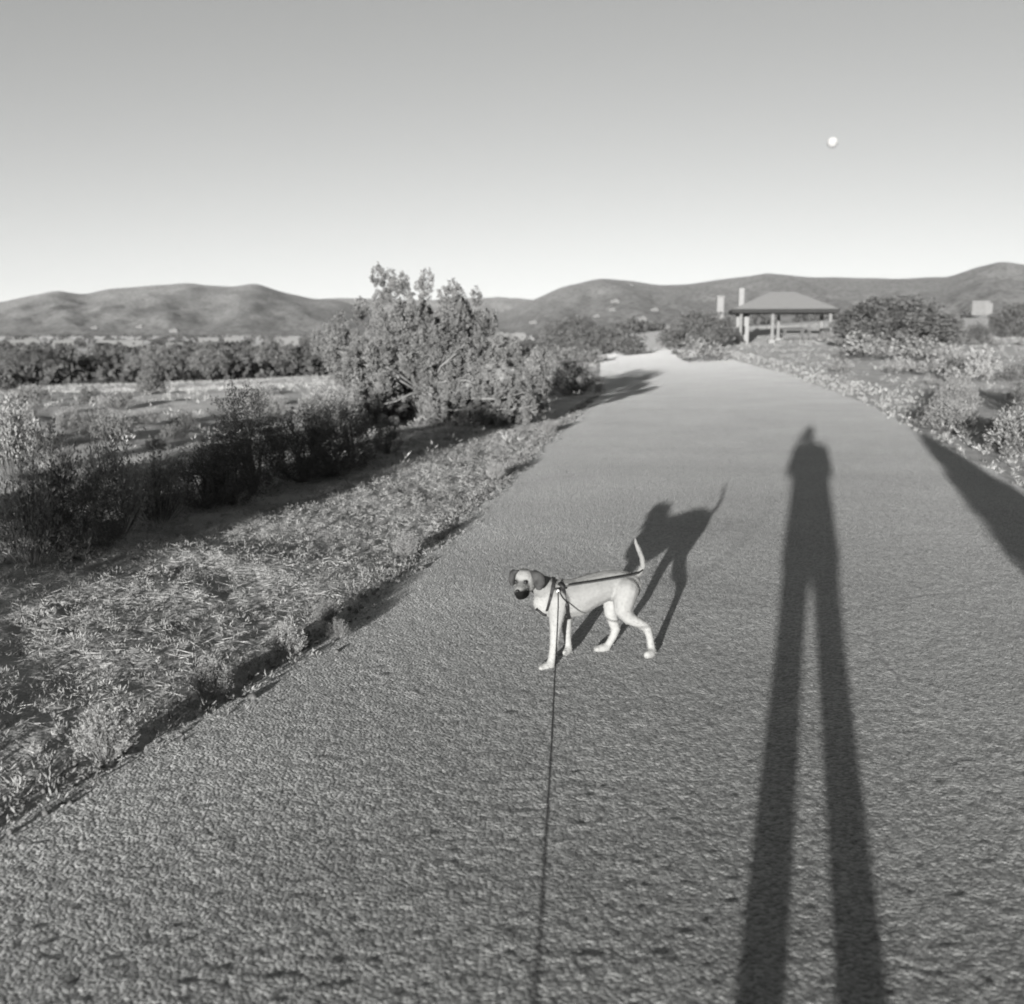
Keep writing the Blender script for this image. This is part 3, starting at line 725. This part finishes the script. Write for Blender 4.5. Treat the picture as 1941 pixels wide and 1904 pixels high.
house(1860, 581, 32, 150, 1.6, 'white house on the slope at the right below the hill peak', depth=2.2, nwin=0, stepped=False)
# tiny houses on the hillsides
tiny = ['tiny pale house highest on the right hill, right of its summit', 'tiny pale house below the highest one on the right hill', 'tiny pale house low on the hill left of the rounded juniper top', 'tiny pale house halfway down the right hill, furthest right of three',
 'tiny pale house low on the right hill just right of the rounded juniper top', 'tiny pale house low on the hill left of the white chimneys', 'tiny pale house at the hill foot halfway between rounded juniper and shelter', 'tiny pale house halfway down the right hill, furthest left of three',
 'tiny pale house low on the left hill, middle of three', 'tiny pale house low on the left hill, leftmost of three', 'tiny pale house lowest on the left hill, rightmost of three', 'tiny pale house at the hill foot just right of the big juniper']
for i, (a, b_, wp) in enumerate(((1190,548,26),(1165,572,16),(1090,604,16),(1240,588,14),(1130,600,12),(1300,606,16),(1215,606,20),(1160,588,12),(265,620,12),(180,622,12),(330,628,16),(1010,612,14))):
    Yd = 1750 if a < 900 else 1900
    q = P(a, b_, Yd)
    if b_ < 560: Yd = 3900
    q = P(a, b_, Yd)
    mb = MB(); s = wp/F*Yd/2; hh = s*.35; mb.box((0, 0, 0), (s, s*.6, hh)); mb.box((s*.3, 0, hh*1.2), (s*.4, s*.4, hh*.5))
    o = obj('hillside_house', mb.mesh('hillside_house'), mat=M['stucco_tan'], label=tiny[i], cat='house', group='tiny houses on the distant hills'); o['_ray'] = 1
    o.location = q

# ------------------------------------------------------------------ organic bodies
def organic(name, balls, voxel, smooth_it=6, adapt=0):
    """one continuous skin over many overlapping ellipsoids: (centre, (rx,ry,rz))"""
    b = bmesh.new(); bmesh.ops.create_icosphere(b, subdivisions=2, radius=1)
    b.verts.index_update(); V0 = np.array([v.co[:] for v in b.verts]); F0 = np.array([[v.index for v in f.verts] for f in b.faces]); b.free()
    V = np.concatenate([V0*np.array(r_)+np.array(c_) for c_, r_ in balls]); Fc = np.concatenate([F0+i*len(V0) for i in range(len(balls))])
    me = mesh_np('tmp', V, Fc); o = bpy.data.objects.new('tmp', me); COL.objects.link(o)
    m = o.modifiers.new('r', 'REMESH'); m.mode = 'VOXEL'; m.voxel_size = voxel; m.use_smooth_shade = True
    s = o.modifiers.new('s', 'SMOOTH'); s.iterations = smooth_it; s.factor = .5
    dg = bpy.context.evaluated_depsgraph_get(); res = bpy.data.meshes.new_from_object(o.evaluated_get(dg), depsgraph=dg)
    bpy.data.objects.remove(o); bpy.data.meshes.remove(me); res.name = name
    for p in res.polygons: p.use_smooth = True
    return res
def chain(pts, sy=1.0, st=.3):
    """pts: list of (Vector, r) -> overlapping balls along the chain"""
    out = []
    for (a, ra), (b_, rb) in zip(pts[:-1], pts[1:]):
        a, b_ = Vector(a), Vector(b_); n = max(1, int((b_-a).length/(min(ra, rb)*st)))
        for i in range(n+1):
            f = i/n; c_ = a.lerp(b_, f); q = ra+(rb-ra)*f; out.append((tuple(c_), (q, q*sy, q)))
    return out

# ------------------------------------------------------------------ dog
K = 1/402.0
def D(dx, dy, Y): return P(dx, dy, Y)
def dog():
    yc, yh = 4.72, 4.82      # depth of chest and hips
    gz_ = .03
    torso = [(D(1040,1140,yc-.01), 30*K), (D(1060,1136,yc), 38*K), (D(1088,1134,yc+.025), 37*K), (D(1118,1121,yc+.05), 33*K), (D(1148,1110,yc+.08), 29.5*K), (D(1174,1110,yh), 31*K), (D(1190,1111,yh), 27*K)]
    neck = [(D(1048,1124,yc), 27*K), (D(1032,1114,yc-.03), 22*K), (D(1014,1104,yc-.06), 18*K)]
    HY = yc-.10
    balls = chain(torso, .80, .12)+chain(neck, .9, .15)
    # head: skull, brow, cheeks, muzzle pointing at the camera and a little left and down
    sk = D(994,1099,HY)
    balls += [(tuple(sk), (21*K, .052, 20*K)), (tuple(D(993,1093,HY)), (19*K, .045, 15*K)), (tuple(D(996,1110,HY-.01)), (18*K, .045, 13*K))]
    balls += chain([(D(991,1112,HY-.035), 14*K), (D(988,1118,HY-.07), 12.5*K), (D(985,1122,HY-.095), 11*K)], 1)
    balls += chain([(D(994,1122,HY-.03), 11*K), (D(990,1127,HY-.07), 10*K), (D(986,1128,HY-.085), 9*K)], 1)
    # near front leg
    L = lambda pts: chain([(D(a, b_, y_), (q-.2)*K) for a, b_, y_, q in pts])
    balls += L([(1058,1138,yc-.05,22),(1056,1160,yc-.062,17),(1054,1180,yc-.072,13),(1052,1205,yc-.085,10),(1050,1226,yc-.10,8.5),(1046,1250,yc-.115,8),(1043,1260,yc-.12,8.5)])
    balls += L([(1043,1261,yc-.12,9),(1035,1265,yc-.132,9),(1027,1267,yc-.14,7.5)])
    # far front leg
    balls += L([(1067,1140,yc+.05,20),(1072,1165,yc+.05,14),(1074,1185,yc+.055,10.5),(1075,1205,yc+.06,8),(1077,1222,yc+.065,7.5),(1077,1232,yc+.055,8.5),(1072,1236,yc+.04,8)])
    # near hind leg
    balls += L([(1187,1118,yh-.04,25),(1183,1138,yh-.06,22),(1180,1155,yh-.07,17),(1192,1172,yh-.07,12.5),(1212,1182,yh-.065,10),(1226,1190,yh-.06,9),(1231,1205,yh-.055,7.5),(1234,1222,yh-.05,7.5),(1236,1236,yh-.05,8.5)])
    balls += L([(1236,1236,yh-.05,9.5),(1232,1240,yh-.075,9.5),(1227,1242,yh-.09,8)])
    # far hind leg
    balls += L([(1170,1122,yh+.03,24),(1160,1142,yh+.04,18),(1158,1160,yh+.045,14),(1162,1178,yh+.05,11),(1167,1192,yh+.05,9.5),(1163,1205,yh+.05,8),(1155,1219,yh+.045,7.5),(1149,1228,yh+.04,8)])
    balls += L([(1149,1228,yh+.04,9),(1140,1230,yh+.03,9),(1132,1231,yh+.025,7.5)])
    for (a, b_, y_, dx_) in ((1028,1266,yc-.142,-1),(1229,1241,yh-.08,-.6),(1134,1230,yh+.022,-1),(1070,1236,yc+.03,-.5)):
        for k in (-1.5, -.5, .5, 1.5):
            c_ = D(a, b_, y_)+Vector((-.004*abs(k)*dx_*-1, k*.009, 0)); balls.append((tuple(c_), (.013, .0075, .012)))
    # tail
    balls += L([(1192,1100,yh,12),(1202,1093,yh+.01,7.5),(1212,1086,yh+.015,6.4),(1219,1074,yh+.02,5.7),(1217,1058,yh+.02,5.3),(1211,1043,yh+.02,5),(1205,1030,yh+.02,3.8),(1204,1020,yh+.02,2.2)])
    me = organic('dog_body', balls, .0055, 5)
    org = Vector((D(1110,1240,yc+.03).x, yc+.03, 0))
    co = np.empty(len(me.vertices)*3, np.float32); me.vertices.foreach_get('co', co); co = co.reshape(-1, 3)
    # keep the paws on the path
    zmin = co[:, 2].min()
    # fur tones painted by region of the coat
    tone = np.full(len(co), .165)
    def blob(c_, rad, val, hard=.5):
        nonlocal tone
        c_ = np.array(c_); rad = np.array(rad if hasattr(rad, '__len__') else (rad,)*3)
        dd = np.sqrt((((co-c_)/rad)**2).sum(1)); f = 1-sstep(hard, 1, dd); tone = tone*(1-f)+val*f
    tone = tone*(1-.22*sstep(.30, .39, co[:, 2]))                      # darker saddle
    lowl = 1-sstep(.12, .26, co[:, 2]); tone = tone*(1-lowl)+.19*lowl     # pale legs
    blob(D(1020,1150,yc-.02), (.045,.12,.05), .19); blob(D(1008,1134,yc-.1), (.03,.08,.03), .19)
    blob(D(1152,1155,yh), (.05,.2,.06), .20)
    blob(D(990,1095,HY-.05), .06, .155)
    blob(D(987,1124,HY-.07), (.046,.085,.033), .006, .75)
    blob(D(987,1113,HY-.06), (.022,.05,.02), .03, .3)
    blob(D(989,1112,HY-.06), (.014,.04,.014), .03)
    for e in ((977.5,1103),(996,1104)): blob(D(e[0], e[1], HY-.05), (.019,.04,.015), .018, .3)
    blob(D(990,1078,HY+.01), (.06,.05,.010), .08)
    ca = me.color_attributes.new('tone', 'FLOAT_COLOR', 'POINT')
    ca.data.foreach_set('color', np.stack([tone, tone, tone*.985, np.ones_like(tone)], -1).astype(np.float32).ravel())
    # short coat: fine hairs lying back along the skin
    me.calc_loop_triangles(); nr_ = np.empty(len(me.vertices)*3, np.float32); me.vertices.foreach_get('normal', nr_); nr_ = nr_.reshape(-1, 3)
    rf = np.random.default_rng(8); ids = rf.integers(0, len(co), 16000); hp = co[ids]+rf.normal(size=(16000, 3))*.002; hn = nr_[ids]
    flow = np.array([.8, .05, -.75]); dirn = unit(flow-hn*(hn@flow)[:, None])+hn*.10+rf.normal(size=hn.shape)*.22
    HV, HF = leaves(hp-hn*.0015, dirn, rf.uniform(.006, .011, 16000), .0014, rf); HV = HV-np.array([D(1110,1240,yc+.03).x, yc+.03, 0])
    hm = mesh_np('coat', HV, HF); ht = np.repeat(tone[ids]*rf.uniform(.88, 1.12, 16000), 4)
    hc = hm.color_attributes.new('tone', 'FLOAT_COLOR', 'POINT'); hc.data.foreach_set('color', np.stack([ht, ht, ht*.985, np.ones_like(ht)], -1).astype(np.float32).ravel())
    bvh = BVHTree.FromPolygons([tuple(v) for v in co], [tuple(p.vertices) for p in me.polygons])
    me.transform(Matrix.Translation(-org))
    t = obj('dog', None, label='short-haired tan dog with dark muzzle and ears in a black harness, standing on the path', cat='dog'); t.location = org
    bd = obj('body', me, parent=t, mat=M['fur']); obj('coat', hm, parent=bd, mat=M['fur'], kind='stuff')
    C0 = Vector((0, 0, CAMZ))
    def hit(dx, dy, off=.004):
        d = Vector(ray(dx, dy)).normalized(); h = bvh.ray_cast(C0, d)
        if h[0] is None: return P(dx, dy, 4.7)
        return h[0]-d*off
    def sph(name, c_, s, m, n=10):
        b = bmesh.new(); bmesh.ops.create_uvsphere(b, u_segments=12, v_segments=8, radius=1)
        for v in b.verts: v.co = Vector((v.co.x*s[0], v.co.y*s[1], v.co.z*s[2]))+c_-org
        me = bpy.data.meshes.new(name); b.to_mesh(me); b.free()
        for p in me.polygons: p.use_smooth = True
        return obj(name, me, parent=t, mat=m)
    for e in ((977.8,1103.5),(996,1104)): sph('eye', hit(*e, .001), (.0095,.008,.0085), M['eye'])
    sph('nose', hit(981,1121,.0), (.010,.008,.008), M['eye'])
    # hanging ears: curved leaf shapes with thickness
    def ear(pts, wid, m):
        V = []; n = 7
        for i, p in enumerate(pts):
            for k in range(n):
                u = k/(n-1)*2-1; V.append(p+Vector((u*wid[i], .012*(u*u)-.006, 0))-org)
        Fs = [(i*n+k, i*n+k+1, (i+1)*n+k+1, (i+1)*n+k) for i in range(len(pts)-1) for k in range(n-1)]
        me = mesh_py('ear', V, Fs, True); o = obj('ear', me, parent=t, mat=m)
        s = o.modifiers.new('s', 'SOLIDIFY'); s.thickness = .008; s2 = o.modifiers.new('b', 'SUBSURF'); s2.levels = 1; s2.render_levels = 1
    e1 = [D(1008,1083,HY-.01), D(1015,1087,HY-.03), D(1020,1093,HY-.04), D(1023,1103,HY-.045), D(1023,1112,HY-.04), D(1021,1118,HY-.035)]
    ear(e1, [.010, .021, .027, .024, .016, .005], M['ear'])
    e2 = [D(979,1081,HY-.01), D(973,1085,HY-.02), D(970,1093,HY-.03), D(970,1102,HY-.03), D(971,1110,HY-.025)]
    ear(e2, [.014, .012, .010, .008, .003], M['ear'])
    # harness
    hr = obj('harness', None, parent=t)
    def ring(name, c_, nrm, wid, mx_=.095):
        nrm = Vector(nrm).normalized(); u = nrm.cross(Vector((0, 1, 0))).normalized(); v = nrm.cross(u)
        pts = []
        for k in range(33):
            a = 2*math.pi*k/32; d = u*math.cos(a)+v*math.sin(a); h = bvh.ray_cast(c_, d)
            # start inside the body: first hit is the skin
            rr_ = (h[0]-c_).length if h[0] is not None else .09
            pts.append(c_+d*(min(rr_, mx_)+.003))
        V = []; w2 = wid/2
        for p in pts:
            q = (p-c_).normalized()
            V += [p-nrm*w2-org, p+nrm*w2-org, p+nrm*w2+q*.004-org, p-nrm*w2+q*.004-org]
        Fs = []
        for k in range(32):
            for j in range(4): Fs.append((k*4+j, k*4+(j+1) % 4, (k+1)*4+(j+1) % 4, (k+1)*4+j))
        obj(name, mesh_py(name, V, Fs), parent=hr, mat=M['black'])
    ring('girth_strap', D(1071,1138,yc+.01), (-1, 0, -.2), .016)
    ring('neck_strap', D(1043,1124,yc-.01), (-1, 0, .22), .015, .085)
    def strap(name, px, rad=.008, m='black'):
        mb = MB(); pts = [hit(a, b_, .004)-org for a, b_ in px]; mb.tube(pts, rad, 6, .6); obj(name, mb.mesh(name, True), parent=hr, mat=M[m])
    strap('side_strap', [(1050,1117),(1058,1116),(1066,1114),(1074,1115)], .008)
    strap('chest_strap', [(1017,1154),(1024,1160),(1030,1165),(1036,1166)], .012)
    strap('back_plate', [(1060,1106),(1066,1110),(1071,1116)], .014)
    sph('ring', hit(1058,1122,.012), (.008,.006,.006), M['metal'])
    # leash: hand to the harness ring
    a = hit(1058,1122,.02); q = P(1015,1904,.86)
    hand = a+(q-a)*(1+.16)
    pts = []
    for k in range(41):
        f = k/40; p = hand.lerp(a, f); p.z -= .10*math.sin(math.pi*f)*1.0; pts.append(p)
    return t, a, q, hit
dogo, la, lq, hit = dog()
def leash():
    # the line keeps to the sight lines (1015,1904) ... (1052,1270) as a gently sagging cord
    px = [(1015,1904,.95),(1022,1800,1.25),(1031,1650,1.75),(1040,1500,2.4),(1046,1400,2.95),(1052,1275,3.75),(1056,1200,4.2),(1058,1150,4.48)]
    pts = [P(*p) for p in px]+[la]
    p0 = pts[0]; d = (pts[0]-pts[1]).normalized(); hand = Vector((.03, .10, 1.08))
    pts = [hand, hand.lerp(p0, .5)+Vector((0, 0, -.01))]+pts
    t = obj('leash', None, label='thin dark dog leash running from below the frame to the harness', cat='leash'); t.location = hand
    # smooth the polyline
    out = []
    for i in range(len(pts)-1):
        p_, a, b_, n_ = pts[max(i-1, 0)], pts[i], pts[i+1], pts[min(i+2, len(pts)-1)]
        for k in range(6):
            u = k/6; out.append(.5*((2*a)+(b_-p_)*u+(2*p_-5*a+4*b_-n_)*u*u+(3*a-p_-3*b_+n_)*u**3))
    out.append(pts[-1])
    mb = MB(); mb.tube([p-hand for p in out], .0028, 6); obj('cord', mb.mesh('cord', True), parent=t, mat=M['leash'])
    mb = MB(); mb.tube([la-hand, la+Vector((0, .01, .006))-hand], .006, 6); obj('clip', mb.mesh('clip', True), parent=t, mat=M['metal'])
    # loose run of the line from the harness back past the tail
    px = [(1072,1112,4.63),(1100,1107,4.66),(1140,1101,4.68),(1175,1095,4.71),(1197,1091,4.74),(1210,1087,4.77),(1218,1081,4.82)]
    mb = MB(); mb.tube([P(*p)-hand for p in px], .0038, 6); obj('trailing_cord', mb.mesh('trailing_cord', True), parent=t, mat=M['leash'])
    mb = MB(); mb.box((0, -.02, .0), (.02, .05, .045), bev=.012); obj('handle', mb.mesh('handle', True), parent=t, mat=M['black'])
leash()

# ------------------------------------------------------------------ the photographer, behind the camera
def person():
    bx_, by_ = -.015, -.30
    def B(x, y, z): return Vector((bx_+x, by_+y, z))
    balls = []
    for s in (-1, 1):
        balls += chain([(B(s*.085, 0, .86), .10), (B(s*.10, .01, .50), .070), (B(s*.125, -.01, .09), .055)])
        balls += chain([(B(s*.128, -.02, .045), .045), (B(s*.135, .12, .035), .038), (B(s*.14, .17, .03), .032)])
    balls += [(tuple(B(0, 0, .70+.05*k)), (.208-.001*k, .12, .07)) for k in range(8)]
    balls += [(tuple(B(0, 0, 1.05+.05*k)), (.198-.002*k, .11, .07)) for k in range(6)]
    balls += [(tuple(B(0, 0, 1.34)), (.18, .10, .07)), (tuple(B(0, 0, 1.39)), (.14, .08, .05))]
    balls += chain([(B(0, 0, 1.40), .055), (B(0, .01, 1.50), .048)])
    balls += [(tuple(B(0, .03, 1.58)), (.072, .092, .10)), (tuple(B(0, .06, 1.53)), (.055, .065, .06))]
    body = organic('person_body', balls, .014, 4)
    t = obj('person', None, label='person standing behind the camera whose long shadow falls up the path', cat='person'); t.location = (bx_, by_, 0)
    o_ = Vector((bx_, by_, 0)); body.transform(Matrix.Translation(-o_)); obj('body', body, parent=t, mat=M['cloth'])
    arms = chain([(B(-.17, 0, 1.36), .055), (B(-.215, .06, 1.12), .043), (B(-.10, .24, 1.32), .034), (B(-.06, .26, 1.40), .03)])
    arms += chain([(B(.17, 0, 1.36), .055), (B(.215, .03, 1.12), .043), (B(.08, .27, 1.08), .034), (B(0, .37, 1.07), .03)])
    # sleeves reach into the body so the jacket stays one piece
    am = organic('sleeves', arms, .01, 3); am.transform(Matrix.Translation(-o_)); obj('jacket_sleeves', am, parent=t, mat=M['cloth'])
    for (c_, dr) in ((B(-.05, .265, 1.43), Vector((.15, .1, 1)).normalized()), (B(-.03, .385, 1.075), Vector((-1, .2, .1)).normalized())):
        sidev = dr.cross(Vector((0, 1, 0))).normalized(); hb = chain([(c_, .028), (c_+dr*.05, .026)])
        for k in range(4):
            a = c_+dr*.05+sidev*(k-1.5)*.018; b_ = a+dr*(.03+.004*(1.5-abs(k-1.5)))+Vector((0, .008, 0)); e = b_+dr*.012-Vector((0, .022, 0)); hb += chain([(a, .009), (b_, .0085), (e, .0075)])
        hb += chain([(c_+sidev*.02, .012), (c_+sidev*.045+dr*.025, .0095), (c_+sidev*.048+dr*.05, .0085)])
        hm = organic('hand', hb, .004, 2); hm.transform(Matrix.Translation(-o_)); obj('hand', hm, parent=t, mat=M['skin'])
    c = obj('toy_camera', None, label='small black film camera held up to the photographer\'s face', cat='camera'); c.location = (0, -.09, 1.5)
    mb = MB(); mb.box((0, 0, 0), (.065, .03, .045), bev=.008); obj('camera_body', mb.mesh('camera_body'), parent=c, mat=M['black'])
    mb = MB(); mb.tube([(0, .028, 0), (0, .055, 0)], .026, 16); obj('lens', mb.mesh('lens', True), parent=c, mat=M['black'])
person()
for o in bpy.data.objects:
    if '_ray' in o: del o['_ray']
